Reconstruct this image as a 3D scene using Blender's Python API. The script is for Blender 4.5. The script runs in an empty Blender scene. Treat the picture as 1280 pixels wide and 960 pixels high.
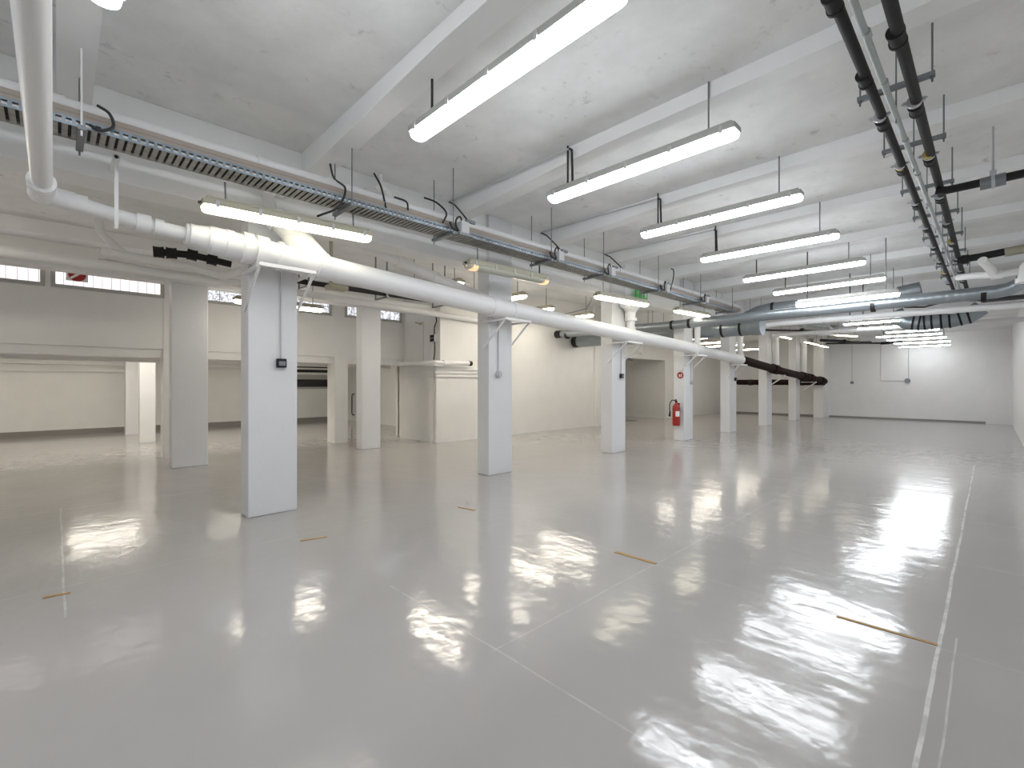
import bpy, bmesh, math, random
from mathutils import Vector, Matrix
random.seed(7)
S = bpy.context.scene
COL = S.collection
PI = math.pi

# ------------------------------------------------------------------ materials
def mat(name, col, rough=0.5, metal=0.0, bump=0.0, bscale=60, var=0.0, vscale=3.0, coat=0.0, spec=0.5, emit=None, estr=0.0):
    m = bpy.data.materials.new(name); m.use_nodes = True
    nt = m.node_tree; b = nt.nodes['Principled BSDF']
    b.inputs['Base Color'].default_value = (*col, 1); b.inputs['Roughness'].default_value = rough
    b.inputs['Metallic'].default_value = metal; b.inputs['Coat Weight'].default_value = coat
    b.inputs['Specular IOR Level'].default_value = spec
    if emit:
        b.inputs['Emission Color'].default_value = (*emit, 1); b.inputs['Emission Strength'].default_value = estr
    tc = nt.nodes.new('ShaderNodeTexCoord')
    if bump:
        n = nt.nodes.new('ShaderNodeTexNoise'); n.inputs['Scale'].default_value = bscale; n.inputs['Detail'].default_value = 3
        bp = nt.nodes.new('ShaderNodeBump'); bp.inputs['Strength'].default_value = bump; bp.inputs['Distance'].default_value = 0.01
        nt.links.new(tc.outputs['Object'], n.inputs['Vector']); nt.links.new(n.outputs['Fac'], bp.inputs['Height'])
        nt.links.new(bp.outputs['Normal'], b.inputs['Normal'])
    if var:
        n = nt.nodes.new('ShaderNodeTexNoise'); n.inputs['Scale'].default_value = vscale; n.inputs['Detail'].default_value = 6
        r = nt.nodes.new('ShaderNodeMapRange')
        r.inputs[1].default_value = .3; r.inputs[2].default_value = .7; r.inputs[3].default_value = 1 - var; r.inputs[4].default_value = 1 + var
        mx = nt.nodes.new('ShaderNodeVectorMath'); mx.operation = 'SCALE'; mx.inputs[0].default_value = col
        nt.links.new(tc.outputs['Object'], n.inputs['Vector']); nt.links.new(n.outputs['Fac'], r.inputs[0])
        nt.links.new(r.outputs[0], mx.inputs['Scale']); nt.links.new(mx.outputs[0], b.inputs['Base Color'])
    return m

M = {}
M['wall'] = mat('white wall paint', (.80, .795, .78), .55, bump=.15, bscale=25, var=.02)
M['column'] = mat('white column paint', (.72, .725, .74), .45, bump=.12, bscale=30, var=.015)
M['beam'] = mat('white beam paint', (.87, .875, .88), .6, bump=.1, bscale=30, var=.02)
M['pipe'] = mat('white pipe paint', (.83, .83, .835), .35, bump=.05, bscale=20)
M['base'] = mat('grey baseboard paint', (.25, .235, .22), .4)
M['frame'] = mat('grey window frame', (.42, .42, .41), .45)
M['steel'] = mat('galvanised steel', (.27, .32, .37), .4, .7, bump=.05, var=.2, vscale=12)
M['slat'] = mat('galvanised tray slats', (.36, .355, .33), .5, .5, var=.25, vscale=15)
M['cables'] = mat('brown cable duct', (.36, .31, .27), .6)
M['blackiron'] = mat('dark cast iron pipe', (.008, .007, .008), .65, .0, bump=.1, bscale=30)
M['brown'] = mat('dark brown drain pipe', (.022, .010, .009), .7, spec=.12)
M['plastic'] = mat('black plastic', (.010, .010, .011), .5, spec=.35)
M['greypvc'] = mat('grey plastic pipe', (.36, .40, .40), .4)
M['strut'] = mat('zinc strut', (.22, .24, .26), .45, .6)
M['zincclamp'] = mat('zinc pipe clamp', (.55, .57, .60), .35, .6)
M['rod'] = mat('threaded rod', (.20, .21, .22), .45, .4)
M['cord'] = mat('black cord', (.02, .02, .02), .5)
M['housing'] = mat('grey fixture housing', (.42, .42, .40), .5)
M['housewarm'] = mat('beige fixture housing', (.42, .40, .31), .5)
M['clip'] = mat('clear fixture clip', (.50, .50, .50), .35)
M['box'] = mat('grey junction box', (.55, .55, .56), .5)
M['red'] = mat('red extinguisher paint', (.34, .018, .012), .4)
M['white'] = mat('white label', (.8, .8, .78), .5)
M['yellow'] = mat('yellow band', (.7, .55, .15), .5)
M['tape'] = mat('worn brown tape', (.33, .19, .055), .55, var=.25, vscale=40)
M['dark'] = mat('dark strip glass', (.02, .018, .018), .15)
M['green'] = mat('green exit sign', (.05, .35, .06), .4, emit=(.1, .8, .15), estr=.06)
M['warmdim'] = mat('warm tube diffuser, girder lights', (.9, .9, .8), .3, emit=(1.0, .93, .72), estr=4.5)
M['coolfar'] = mat('cool tube diffuser, far lights', (.9, .9, .9), .3, emit=(.93, .96, 1.0), estr=24)
M['warmalcove'] = mat('warm tube diffuser, alcove lights', (.9, .9, .8), .3, emit=(1.0, .93, .80), estr=14)
M['cool'] = mat('cool tube diffuser', (.9, .9, .9), .3, emit=(.92, .96, 1.0), estr=18)
M['warm'] = mat('warm tube diffuser', (.9, .9, .8), .3, emit=(1.0, .915, .77), estr=17)
M['off'] = mat('unlit yellowed diffuser', (.50, .50, .42), .2)
M['amber'] = mat('glowing amber tube end', (.8, .5, .3), .3, emit=(1, .55, .28), estr=.7)

# brushed spiral duct: rings along Y
def duct_mat(name, col):
    m = mat(name, col, .36, .75); nt = m.node_tree; b = nt.nodes['Principled BSDF']
    tc = nt.nodes.new('ShaderNodeTexCoord'); w = nt.nodes.new('ShaderNodeTexWave'); w.bands_direction = 'Y'
    w.inputs['Scale'].default_value = 3.2; w.inputs['Distortion'].default_value = .3
    bp = nt.nodes.new('ShaderNodeBump'); bp.inputs['Strength'].default_value = .18; bp.inputs['Distance'].default_value = .01
    nt.links.new(tc.outputs['Object'], w.inputs['Vector']); nt.links.new(w.outputs['Fac'], bp.inputs['Height'])
    nt.links.new(bp.outputs['Normal'], b.inputs['Normal'])
    return m
M['duct'] = duct_mat('spiral duct steel', (.30, .335, .36))

# ceiling slab: greyish paint, darker pores and stains
def ceiling_mat():
    m = mat('ceiling concrete paint', (.55, .55, .54), .7); nt = m.node_tree; b = nt.nodes['Principled BSDF']; N = nt.nodes.new; L = nt.links.new
    tc = N('ShaderNodeTexCoord')
    n1 = N('ShaderNodeTexNoise'); n1.inputs['Scale'].default_value = 1.6; n1.inputs['Detail'].default_value = 8; n1.inputs['Roughness'].default_value = .65
    n2 = N('ShaderNodeTexNoise'); n2.inputs['Scale'].default_value = 9; n2.inputs['Detail'].default_value = 7; n2.inputs['Roughness'].default_value = .65
    n3 = N('ShaderNodeTexNoise'); n3.inputs['Scale'].default_value = 2.2; n3.inputs['Detail'].default_value = 2
    for n in (n1, n2, n3): L(tc.outputs['Object'], n.inputs['Vector'])
    r1 = N('ShaderNodeValToRGB'); r1.color_ramp.elements[0].position = .3; r1.color_ramp.elements[1].position = .7
    r1.color_ramp.elements[0].color = (.74, .745, .74, 1); r1.color_ramp.elements[1].color = (.90, .905, .905, 1)
    L(n1.outputs['Fac'], r1.inputs['Fac'])
    r2 = N('ShaderNodeMapRange'); r2.inputs[1].default_value = .58; r2.inputs[2].default_value = .70; L(n2.outputs['Fac'], r2.inputs[0])
    r3 = N('ShaderNodeMapRange'); r3.inputs[1].default_value = .45; r3.inputs[2].default_value = .6; L(n3.outputs['Fac'], r3.inputs[0])
    mu = N('ShaderNodeMath'); mu.operation = 'MULTIPLY'; L(r2.outputs[0], mu.inputs[0]); L(r3.outputs[0], mu.inputs[1])
    mu2 = N('ShaderNodeMath'); mu2.operation = 'MULTIPLY'; mu2.inputs[1].default_value = .75; L(mu.outputs[0], mu2.inputs[0])
    mx = N('ShaderNodeMixRGB'); mx.inputs[2].default_value = (.50, .50, .49, 1); L(mu2.outputs[0], mx.inputs[0]); L(r1.outputs[0], mx.inputs[1])
    L(mx.outputs[0], b.inputs['Base Color'])
    bp = N('ShaderNodeBump'); bp.inputs['Strength'].default_value = .25; bp.inputs['Distance'].default_value = .01
    L(n2.outputs['Fac'], bp.inputs['Height']); L(bp.outputs['Normal'], b.inputs['Normal'])
    return m
M['ceiling'] = ceiling_mat()

# glossy grey floor coating with joints
def floor_mat():
    m = mat('grey floor coating', (.4, .4, .4), .13); nt = m.node_tree; b = nt.nodes['Principled BSDF']; N = nt.nodes.new; L = nt.links.new
    tc = N('ShaderNodeTexCoord'); sp = N('ShaderNodeSeparateXYZ'); L(tc.outputs['Object'], sp.inputs[0])
    def math_(op, a, b_=None, c=None):
        n = N('ShaderNodeMath'); n.operation = op
        for i, v in enumerate((a, b_, c)):
            if v is None: continue
            if isinstance(v, (int, float)): n.inputs[i].default_value = v
            else: L(v, n.inputs[i])
        return n.outputs[0]
    wob = N('ShaderNodeTexNoise'); wob.inputs['Scale'].default_value = 1.5; L(tc.outputs['Object'], wob.inputs['Vector'])
    worn = N('ShaderNodeTexNoise'); worn.inputs['Scale'].default_value = 9; worn.inputs['Detail'].default_value = 4; L(tc.outputs['Object'], worn.inputs['Vector'])
    def line(ax, pos, w, lo, hi, amt):
        a, o = (sp.outputs[0], sp.outputs[1]) if ax == 'X' else (sp.outputs[1], sp.outputs[0])
        off = math_('MULTIPLY_ADD', wob.outputs['Fac'], .02, -pos - .01)
        d = math_('ABSOLUTE', math_('ADD', a, off))
        k = math_('LESS_THAN', d, w)
        k = math_('MULTIPLY', k, math_('GREATER_THAN', o, lo)); k = math_('MULTIPLY', k, math_('LESS_THAN', o, hi))
        return math_('MULTIPLY', k, amt)
    lines = [line('Y', .178, .008, -3, 10.5, .85), line('Y', 1.69, .004, 1.52, 7.5, .22), line('X', 3.11, .004, -.4, 4.6, .15),
             line('X', 1.54, .005, .6, 2.7, .25), line('X', .035, .006, 3.6, 6.8, .35), line('X', 4.7, .005, -.2, 2.6, .3),
             line('X', 6.2, .006, -.2, 1.9, .3), line('Y', 4.15, .004, -.5, 3.0, .2), line('Y', .12, .004, 1.9, 3.3, .45),
             line('Y', 6.7, .006, -.4, 2.2, .4), line('X', 9.3, .008, -.2, 2.2, .25)]
    acc = lines[0]
    for l in lines[1:]: acc = math_('MAXIMUM', acc, l)
    wr = N('ShaderNodeMapRange'); wr.inputs[1].default_value = .38; wr.inputs[2].default_value = .55; L(worn.outputs['Fac'], wr.inputs[0])
    lm = math_('MULTIPLY', acc, math_('MULTIPLY_ADD', wr.outputs[0], .6, .4))
    big = N('ShaderNodeTexNoise'); big.inputs['Scale'].default_value = .5; big.inputs['Detail'].default_value = 4; L(tc.outputs['Object'], big.inputs['Vector'])
    cr = N('ShaderNodeValToRGB'); cr.color_ramp.elements[0].position = .3; cr.color_ramp.elements[1].position = .7
    cr.color_ramp.elements[0].color = (.365, .347, .338, 1); cr.color_ramp.elements[1].color = (.405, .385, .375, 1); L(big.outputs['Fac'], cr.inputs['Fac'])
    mx = N('ShaderNodeMixRGB'); L(lm, mx.inputs[0]); L(cr.outputs[0], mx.inputs[1]); mx.inputs[2].default_value = (.70, .70, .68, 1)
    L(mx.outputs[0], b.inputs['Base Color'])
    # rolled-on waviness: long soft ripples across X plus a finer orange peel
    mp = N('ShaderNodeMapping'); mp.inputs['Scale'].default_value = (2.4, 1.1, 1); L(tc.outputs['Object'], mp.inputs[0])
    w1 = N('ShaderNodeTexNoise'); w1.inputs['Scale'].default_value = 1.5; w1.inputs['Detail'].default_value = 2; L(mp.outputs[0], w1.inputs['Vector'])
    w2 = N('ShaderNodeTexNoise'); w2.inputs['Scale'].default_value = 11; w2.inputs['Detail'].default_value = 2; L(tc.outputs['Object'], w2.inputs['Vector'])
    hh = math_('ADD', math_('MULTIPLY', w1.outputs['Fac'], 1.0), math_('MULTIPLY', w2.outputs['Fac'], .26))
    hh = math_('ADD', hh, math_('MULTIPLY', acc, .03))
    bp = N('ShaderNodeBump'); bp.inputs['Strength'].default_value = 1.0; bp.inputs['Distance'].default_value = .0055
    L(hh, bp.inputs['Height']); L(bp.outputs['Normal'], b.inputs['Normal'])
    rr = math_('MULTIPLY_ADD', worn.outputs['Fac'], .10, .075); L(rr, b.inputs['Roughness'])
    b.inputs['Specular IOR Level'].default_value = .75
    return m
M['floor'] = floor_mat()

def window_mat(name, base, scribble):
    m = bpy.data.materials.new(name); m.use_nodes = True; nt = m.node_tree; b = nt.nodes['Principled BSDF']; N = nt.nodes.new; L = nt.links.new
    b.inputs['Roughness'].default_value = .15
    tc = N('ShaderNodeTexCoord'); n = N('ShaderNodeTexNoise'); n.inputs['Scale'].default_value = 13; n.inputs['Detail'].default_value = 6; n.inputs['Distortion'].default_value = 2.5
    L(tc.outputs['Object'], n.inputs['Vector'])
    cr = N('ShaderNodeValToRGB'); e = cr.color_ramp.elements
    e[0].position = .40; e[1].position = .56
    e[0].color = (*[c * (1 - scribble) for c in base], 1); e[1].color = (*base, 1)
    L(n.outputs['Fac'], cr.inputs['Fac']); L(cr.outputs[0], b.inputs['Emission Color']); b.inputs['Emission Strength'].default_value = .95
    b.inputs['Base Color'].default_value = (.3, .3, .3, 1)
    return m
M['pane'] = window_mat('frosted daylit pane', (.93, .84, .86), .06)
M['panedraw'] = window_mat('daylit pane with street behind', (.80, .83, .90), .85)

# ------------------------------------------------------------------ mesh builder
class MB:
    def __init__(s): s.v = []; s.f = []; s.smooth = []
    def add(s, vs, fs, smooth=False):
        o = len(s.v); s.v += [tuple(p) for p in vs]; s.f += [tuple(i + o for i in f) for f in fs]; s.smooth += [smooth] * len(fs); return s
    def box(s, x0, x1, y0, y1, z0, z1, bev=0.0):
        if x0 > x1: x0, x1 = x1, x0
        if y0 > y1: y0, y1 = y1, y0
        if z0 > z1: z0, z1 = z1, z0
        bm = bmesh.new(); bmesh.ops.create_cube(bm, size=1)
        for v in bm.verts: v.co = Vector((x0 + (v.co.x + .5) * (x1 - x0), y0 + (v.co.y + .5) * (y1 - y0), z0 + (v.co.z + .5) * (z1 - z0)))
        if bev: bmesh.ops.bevel(bm, geom=bm.edges[:], offset=bev, segments=2, affect='EDGES', profile=.6)
        bm.verts.index_update(); s.add([v.co[:] for v in bm.verts], [[v.index for v in f.verts] for f in bm.faces]); bm.free(); return s
    def tube(s, pts, r, n=20, cap=True, r2=None):
        pts = [Vector(p) for p in pts]; k = len(pts); rings = []
        d = [(pts[i + 1] - pts[i]).normalized() for i in range(k - 1)]
        up = Vector((0, 0, 1)) if abs(d[0].z) < .9 else Vector((1, 0, 0))
        u = d[0].cross(up).normalized()
        for i, p in enumerate(pts):
            if i == 0: t = d[0]
            elif i == k - 1: t = d[-1]
            else: t = (d[i - 1] + d[i]).normalized()
            u = (u - t * u.dot(t)).normalized(); w = t.cross(u)
            rr = r if r2 is None else r + (r2 - r) * i / (k - 1)
            c = 1.0
            if 0 < i < k - 1: c = 1 / max(.5, t.dot(d[i]))
            rings.append([p + (u * math.cos(2 * PI * j / n) + w * math.sin(2 * PI * j / n)) * rr for j in range(n)])
        vs = [v[:] for ring in rings for v in ring]; fs = []
        for i in range(k - 1):
            for j in range(n): fs.append((i * n + j, i * n + (j + 1) % n, (i + 1) * n + (j + 1) % n, (i + 1) * n + j))
        s.add(vs, fs, True)
        if cap: s.add([v[:] for v in rings[0]], [tuple(range(n))[::-1]]); s.add([v[:] for v in rings[-1]], [tuple(range(n))])
        return s
    def cyl(s, a, b, r, n=20, r2=None): return s.tube([a, b], r, n, True, r2)
    def hollow(s, a, b, r, wall=.004, n=28):
        # open-ended thin pipe
        a, b = Vector(a), Vector(b); s.tube([a, b], r, n, False); s.tube([b, a], r - wall, n, False)
        t = (b - a).normalized(); up = Vector((0, 0, 1)) if abs(t.z) < .9 else Vector((1, 0, 0)); u = t.cross(up).normalized(); w = t.cross(u)
        for c in (a, b):
            vs = [(c + (u * math.cos(2 * PI * j / n) + w * math.sin(2 * PI * j / n)) * q)[:] for q in (r, r - wall) for j in range(n)]
            s.add(vs, [(j, (j + 1) % n, n + (j + 1) % n, n + j) for j in range(n)])
        return s
    def prism(s, poly, axis, a, b):
        # poly: (p, q) in the two other axes
        def P(p, q, t): return {'X': (t, p, q), 'Y': (p, t, q), 'Z': (p, q, t)}[axis]
        n = len(poly); vs = [P(p, q, a) for p, q in poly] + [P(p, q, b) for p, q in poly]
        fs = [(i, (i + 1) % n, n + (i + 1) % n, n + i) for i in range(n)] + [tuple(range(n))[::-1], tuple(range(n, 2 * n))]
        return s.add(vs, fs)
    def blob(s, c, r, sc=(1, 1, 1)):
        bm = bmesh.new(); bmesh.ops.create_uvsphere(bm, u_segments=20, v_segments=12, radius=r)
        for v in bm.verts: v.co = Vector((c[0] + v.co.x * sc[0], c[1] + v.co.y * sc[1], c[2] + v.co.z * sc[2]))
        bm.verts.index_update(); s.add([v.co[:] for v in bm.verts], [[v.index for v in f.verts] for f in bm.faces], True); bm.free(); return s
    def build(s, name, m, parent=None, origin=None):
        me = bpy.data.meshes.new(name)
        if parent is not None: org = wloc(parent)
        elif origin is not None: org = Vector(origin)
        else:
            xs = [v[0] for v in s.v]; ys = [v[1] for v in s.v]; zs = [v[2] for v in s.v]
            org = Vector(((min(xs) + max(xs)) / 2, (min(ys) + max(ys)) / 2, min(zs)))
        me.from_pydata([(v[0] - org.x, v[1] - org.y, v[2] - org.z) for v in s.v], [], s.f)
        me.polygons.foreach_set('use_smooth', s.smooth)
        bm = bmesh.new(); bm.from_mesh(me); bmesh.ops.recalc_face_normals(bm, faces=bm.faces); bm.to_mesh(me); bm.free()
        me.materials.append(M[m]); me.update()
        o = bpy.data.objects.new(name, me); COL.objects.link(o)
        if parent is not None: o.parent = parent
        else: o.location = org
        return o
def wloc(o):
    v = Vector((0, 0, 0))
    while o is not None: v += o.location; o = o.parent
    return v
def tag(o, label, cat, group=None):
    o['label'] = label; o['category'] = cat; o['kind'] = 'thing'
    if group: o['group'] = group
    return o
def thing(name, label, cat, loc=(0, 0, 0), group=None):
    o = bpy.data.objects.new(name, None); COL.objects.link(o); o.location = loc; o.empty_display_size = .1
    return tag(o, label, cat, group)
def struct(name, mb, m):
    o = mb.build(name, m, None, (0, 0, 0)); o['kind'] = 'structure'; return o
def smooth(pts, k=6):
    P = [Vector(p) for p in pts]; P = [P[0] * 2 - P[1]] + P + [P[-1] * 2 - P[-2]]; out = []
    for i in range(1, len(P) - 2):
        a, b, c, d = P[i - 1:i + 3]
        for j in range(k):
            t = j / k; out.append(.5 * ((2 * b) + (c - a) * t + (2 * a - 5 * b + 4 * c - d) * t * t + (3 * b - a - 3 * c + d) * t ** 3))
    return out + [P[-2]]
def arc(c, r, a0, a1, plane, n=8):
    out = []
    for i in range(n + 1):
        a = a0 + (a1 - a0) * i / n; p, q = r * math.cos(a), r * math.sin(a)
        out.append({'XY': (c[0] + p, c[1] + q, c[2]), 'YZ': (c[0], c[1] + p, c[2] + q), 'XZ': (c[0] + p, c[1], c[2] + q)}[plane])
    return out

# ------------------------------------------------------------------ room shell
H = 3.70; HL = 3.10; XB = 22.1; YR = -.485; GY = 5.0
struct('floor', MB().box(-3.1, 22.6, -.7, 17.2, -.2, 0), 'floor')
c = MB().box(-3.1, 14.6, -.7, 10.5, H, H + .2)
struct('ceiling', c, 'ceiling')
struct('ceiling_low', MB().box(14.6, 22.4, -.7, 8.9, HL, HL + .8), 'ceiling')
struct('wall_right', MB().box(-3.1, 22.4, YR - .2, YR, 0, H + .05), 'wall')
struct('wall_rear', MB().box(-3.2, -3.0, YR, 16.8, 0, H), 'wall')
struct('wall_end', MB().box(XB, XB + .2, YR, 4.6, 0, HL), 'wall')
struct('wall_end_left', MB().box(21.95, XB + .2, 4.8, 8.6, 0, HL), 'wall')
struct('trim_1', MB().box(21.78, XB, YR, .11, 0, HL), 'wall')
struct('trim_2', MB().box(21.2, XB, 4.5, 4.84, 0, HL), 'wall')
w = MB().box(6.15, 12.6, 8.60, 8.85, 0, H)          # far side wall of the left bay
w.box(12.6, 16.5, 8.60, 8.85, 2.19, H); w.box(16.5, 22.3, 8.60, 8.85, 0, H)
w.box(11.92, 12.12, 8.52, 8.60, 0, H)
struct('wall_left_far', w, 'wall')
r = MB().box(12.4, 12.6, 8.85, 12, 0, 2.4).box(16.5, 16.7, 8.85, 12, 0, 2.4).box(12.4, 16.7, 11.8, 12, 0, 2.4).box(12.4, 16.7, 8.85, 12, 2.42, 2.5)
struct('wall_recess', r, 'wall')
b = MB().box(6.15, 6.35, 8.85, 10.4, 0, H)
b.box(5.99, 6.15, 8.62, 10.06, 0, 1.70); b.box(5.99, 7.6, 8.52, 8.60, 0, 1.70)
for k, z in enumerate((1.46, 1.54, 1.62)):
    b.box(5.955, 7.62, 8.485, 8.60, z, z + .022); b.box(5.955, 6.15, 8.60, 10.06, z, z + .022)
struct('wall_left_return', b, 'wall')
# window wall, hung over a low opening
y0, y1 = 10.13, 10.42
WZ0, WZ1 = 2.80, 3.27
wins = [(-2.4, -.12), (-.06, 1.36), (1.78, 4.34), (4.64, 6.09)]
w = MB().box(-3.1, 6.15, y0, y1, 1.905, WZ0).box(-3.1, 6.15, y0, y1, WZ1, H)
xs = [-3.1] + [v for p in wins for v in p] + [6.15]
for i in range(0, len(xs), 2): w.box(xs[i], xs[i + 1], y0, y1, WZ0, WZ1)
w.box(1.345, 1.78, y0, y1, 0, 1.91).box(4.37, 4.66, y0 - .11, y1, 0, 1.91)
w.box(1.345, 1.39, y0 - .012, y0, 0, WZ0)
struct('wall_left', w, 'wall')
struct('trim_3', MB().box(-3.1, 6.15, 10.16, 10.75, 1.76, 1.905).box(-3.1, 6.15, 10.75, 10.95, 1.70, 2.4), 'wall')
for i, (a, c_) in enumerate(wins):
    f = MB(); t = .055; yf0, yf1 = y0 - .02, y0 + .06
    f.box(a, c_, yf0, yf1, WZ0, WZ0 + t).box(a, c_, yf0, yf1, WZ1 - t, WZ1).box(a, a + t, yf0, yf1, WZ0 + t, WZ1 - t).box(c_ - t, c_, yf0, yf1, WZ0 + t, WZ1 - t)
    if i == 2: f.box(3.0, 3.05, yf0, yf1, WZ0 + t, WZ1 - t)
    fo = f.build('window_%d' % (i + 1), 'frame'); fo['kind'] = 'structure'
    p = MB().box(a + t, c_ - t, y0 + .03, y0 + .036, WZ0 + t, WZ1 - t).build('pane', 'pane' if i < 2 else 'panedraw', fo)
    bars = MB(); x = a + t + .085
    if i < 2:
        while x < c_ - t:
            bars.box(x, x + .006, y0 + .018, y0 + .03, WZ0 + t, WZ1 - t); x += .115
    else:
        for _ in range(int((c_ - a) / .22)):
            xx = random.uniform(a + t, c_ - t - .02); bars.box(xx, xx + .012, y0 + .018, y0 + .03, WZ0 + t, WZ1 - t)
    bars.build('window_bars', 'frame', fo)
# low alcove beyond the opening
struct('wall_alcove_back', MB().box(-3.1, 7.8, 16.6, 16.8, 0, 2.4).box(-3.0, 7.5, 16.52, 16.6, 1.62, 1.70).box(-3.0, 7.5, 16.5, 16.6, 1.80, 1.86), 'wall')
struct('wall_alcove_side', MB().box(7.5, 7.7, 10.4, 16.6, 0, 2.4).box(6.15, 7.5, 10.35, 10.5, 0, 2.4), 'wall')
struct('ceiling_alcove', MB().box(-3.1, 7.7, 10.42, 16.8, 2.30, 2.40), 'ceiling')
struct('baseboard_alcove', MB().box(-3.0, 7.5, 16.57, 16.6, 0, .13), 'base')
struct('baseboard_end', MB().box(XB - .012, XB, .11, 4.5, 0, .05).box(21.94, 21.95, 4.84, 8.6, 0, .06), 'base')
# pillars in the alcove
def column(x0, x1, ya, yb, z1, label, group):
    t = tag(MB().box(x0, x1, ya, yb, 0, z1, .012).build('column', 'column'), label, 'column', group); return t
gA = 'slim pillars inside the low alcove'
column(1.31, 1.59, 13.0, 13.28, 2.31, 'slim white pillar in the low alcove, nearer of the pair by the wide pier', gA)
column(1.27, 1.55, 15.4, 15.68, 2.31, 'slim white pillar in the low alcove, farther of the pair, partly hidden', gA)
tag(MB().box(-3.0, 6.9, 12.75, 13.0, 2.0, 2.295).build('alcove_beam', 'beam'), 'low white beam over the pillars inside the alcove', 'beam')

# dark strip windows at the back of the alcove
sw = thing('strip_window', 'dark two-row strip window low in the back wall of the alcove', 'window', (6.4, 16.6, 1.1))
MB().box(5.6, 7.3, 16.55, 16.62, 1.13, 1.98, .01).build('frame', 'frame', sw)
MB().box(5.65, 7.25, 16.53, 16.55, 1.20, 1.46).build('pane', 'dark', sw)
MB().box(5.65, 7.25, 16.53, 16.55, 1.62, 1.90).build('pane', 'dark', sw)
hd = MB().tube([(7.47, 15.55, .95), (7.40, 15.55, .95), (7.38, 15.55, .88), (7.38, 15.55, .30), (7.40, 15.55, .22), (7.47, 15.55, .22)], .018, 10)
tag(hd.build('pull_handle', 'plastic'), 'long dark pull handle seen between the two left bay pillars', 'handle')

# ------------------------------------------------------------------ beams and girder
gx = MB()
gx.box(-3.0, 22.0, GY, 5.34, 2.955, H, .01)
struct('trim_4', gx, 'beam')
def beam(i, x, H=H):
    m = MB(); w = .20; a = x; b_ = x + w
    prof = [(YR, H - .125), (2.6, H - .125), (GY - .05, H - .235), (GY + .02, H - .235)]
    vs = []; 
    for y, z in prof: vs += [(a, y, H + .01), (b_, y, H + .01), (b_, y, z), (a, y, z)]
    fs = []
    for k in range(len(prof) - 1):
        for j in range(4): fs.append((4 * k + j, 4 * k + (j + 1) % 4, 4 * k + 4 + (j + 1) % 4, 4 * k + 4 + j))
    fs += [(0, 1, 2, 3), tuple(4 * (len(prof) - 1) + j for j in (3, 2, 1, 0))]
    m.add(vs, fs); return struct('trim_%d' % i, m, 'beam')
BX = [-1.65, .0, 1.83, 3.72, 5.50, 7.22, 9.05, 10.85, 12.7]
for i, x in enumerate(BX): beam(5 + i, x)
struct('trim_14', MB().box(14.35, 14.6, YR, GY, 3.0, H), 'beam')
struct('trim_15', MB().box(18.0, 18.3, YR, GY, 2.95, HL), 'beam')
struct('trim_16', MB().box(-3.0, 6.15, 8.80, 9.05, 2.86, 3.06).box(-3.0, 6.15, 9.7, 10.13, 3.5, H), 'beam')
struct('trim_17', MB().box(14.35, 14.6, 5.34, 8.6, 3.0, H), 'beam')

# ------------------------------------------------------------------ columns
gC = 'row of square columns under the long girder'
cols = [(1.329, 5.016), (4.376, 4.951), (7.431, 4.937), (10.285, 4.899), (12.87, 4.86), (15.75, 4.83), (18.75, 4.80)]
clab = ['widest white column, nearest of the row, with black socket box on its conduit',
        'white column second from the camera, with grey round switch box at mid height',
        'white column third from the camera, with lumpy pipe fitting at its top',
        'white column carrying the red fire extinguisher and red disc sign',
        'white column just past the extinguisher column, where the white drain turns brown',
        'white column second from the far end, behind the brown drain pipe',
        'white column at the far end of the row, by the end of the brown drain']
for (x, y), lb in zip(cols, clab):
    column(x, x + .46, y, y + .25, H if x < 14 else HL, lb, gC)
gD = 'pillars of the left bay in front of the window wall'
column(1.27, 1.75, 8.78, 9.02, 2.87, 'wide grey-white pier in front of the window wall, left of the widest column', gD)
column(4.33, 4.73, 8.68, 8.93, 2.87, 'white pillar of the left bay standing just left of the ribbed wall corner', gD)

# ------------------------------------------------------------------ main drain along the columns
def polypipe(name, label, mtl, pts, r, joints=(), jr=1.16, jl=.07, group=None, jm=None, n=22):
    t = thing(name, label, 'pipe', Vector(pts[0]), group)
    MB().tube(pts, r, n).build('pipe_run', mtl, t)
    P = [Vector(p) for p in pts]
    for q in joints:            # q in path units: segment index + fraction
        i = int(q); f = q - i; a, b_ = P[i], P[i + 1]; p = a.lerp(b_, f); d = (b_ - a).normalized()
        m = MB(); m.cyl(p - d * jl, p + d * jl, r * jr, n); m.cyl(p - d * (jl * 1.25), p - d * (jl * .85), r * jr * 1.08, n); m.cyl(p + d * (jl * .85), p + d * (jl * 1.25), r * jr * 1.08, n)
        m.build('socket_joint', jm or mtl, t)
    return t
dr = thing('drain_pipe', 'thick white drain pipe sloping down along the whole row of columns', 'pipe', (-.05, 4.75, 2.66))
MB().tube([(-.02, 4.75, 2.66), (.55, 4.75, 2.58), (.80, 4.75, 2.565)], .056, 24).build('narrow_run', 'pipe', dr)
MB().tube([(.78, 4.75, 2.57), (.98, 4.75, 2.555)], .085, 24, True, .115).build('reducer', 'pipe', dr)
run = [(.96, 4.75, 2.555), (2.35, 4.75, 2.465), (4.33, 4.73, 2.345), (7.54, 4.72, 2.22), (9.97, 4.71, 2.117), (13.1, 4.66, 1.945)]
MB().tube(run, .122, 28).build('wide_run', 'pipe', dr)
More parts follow.
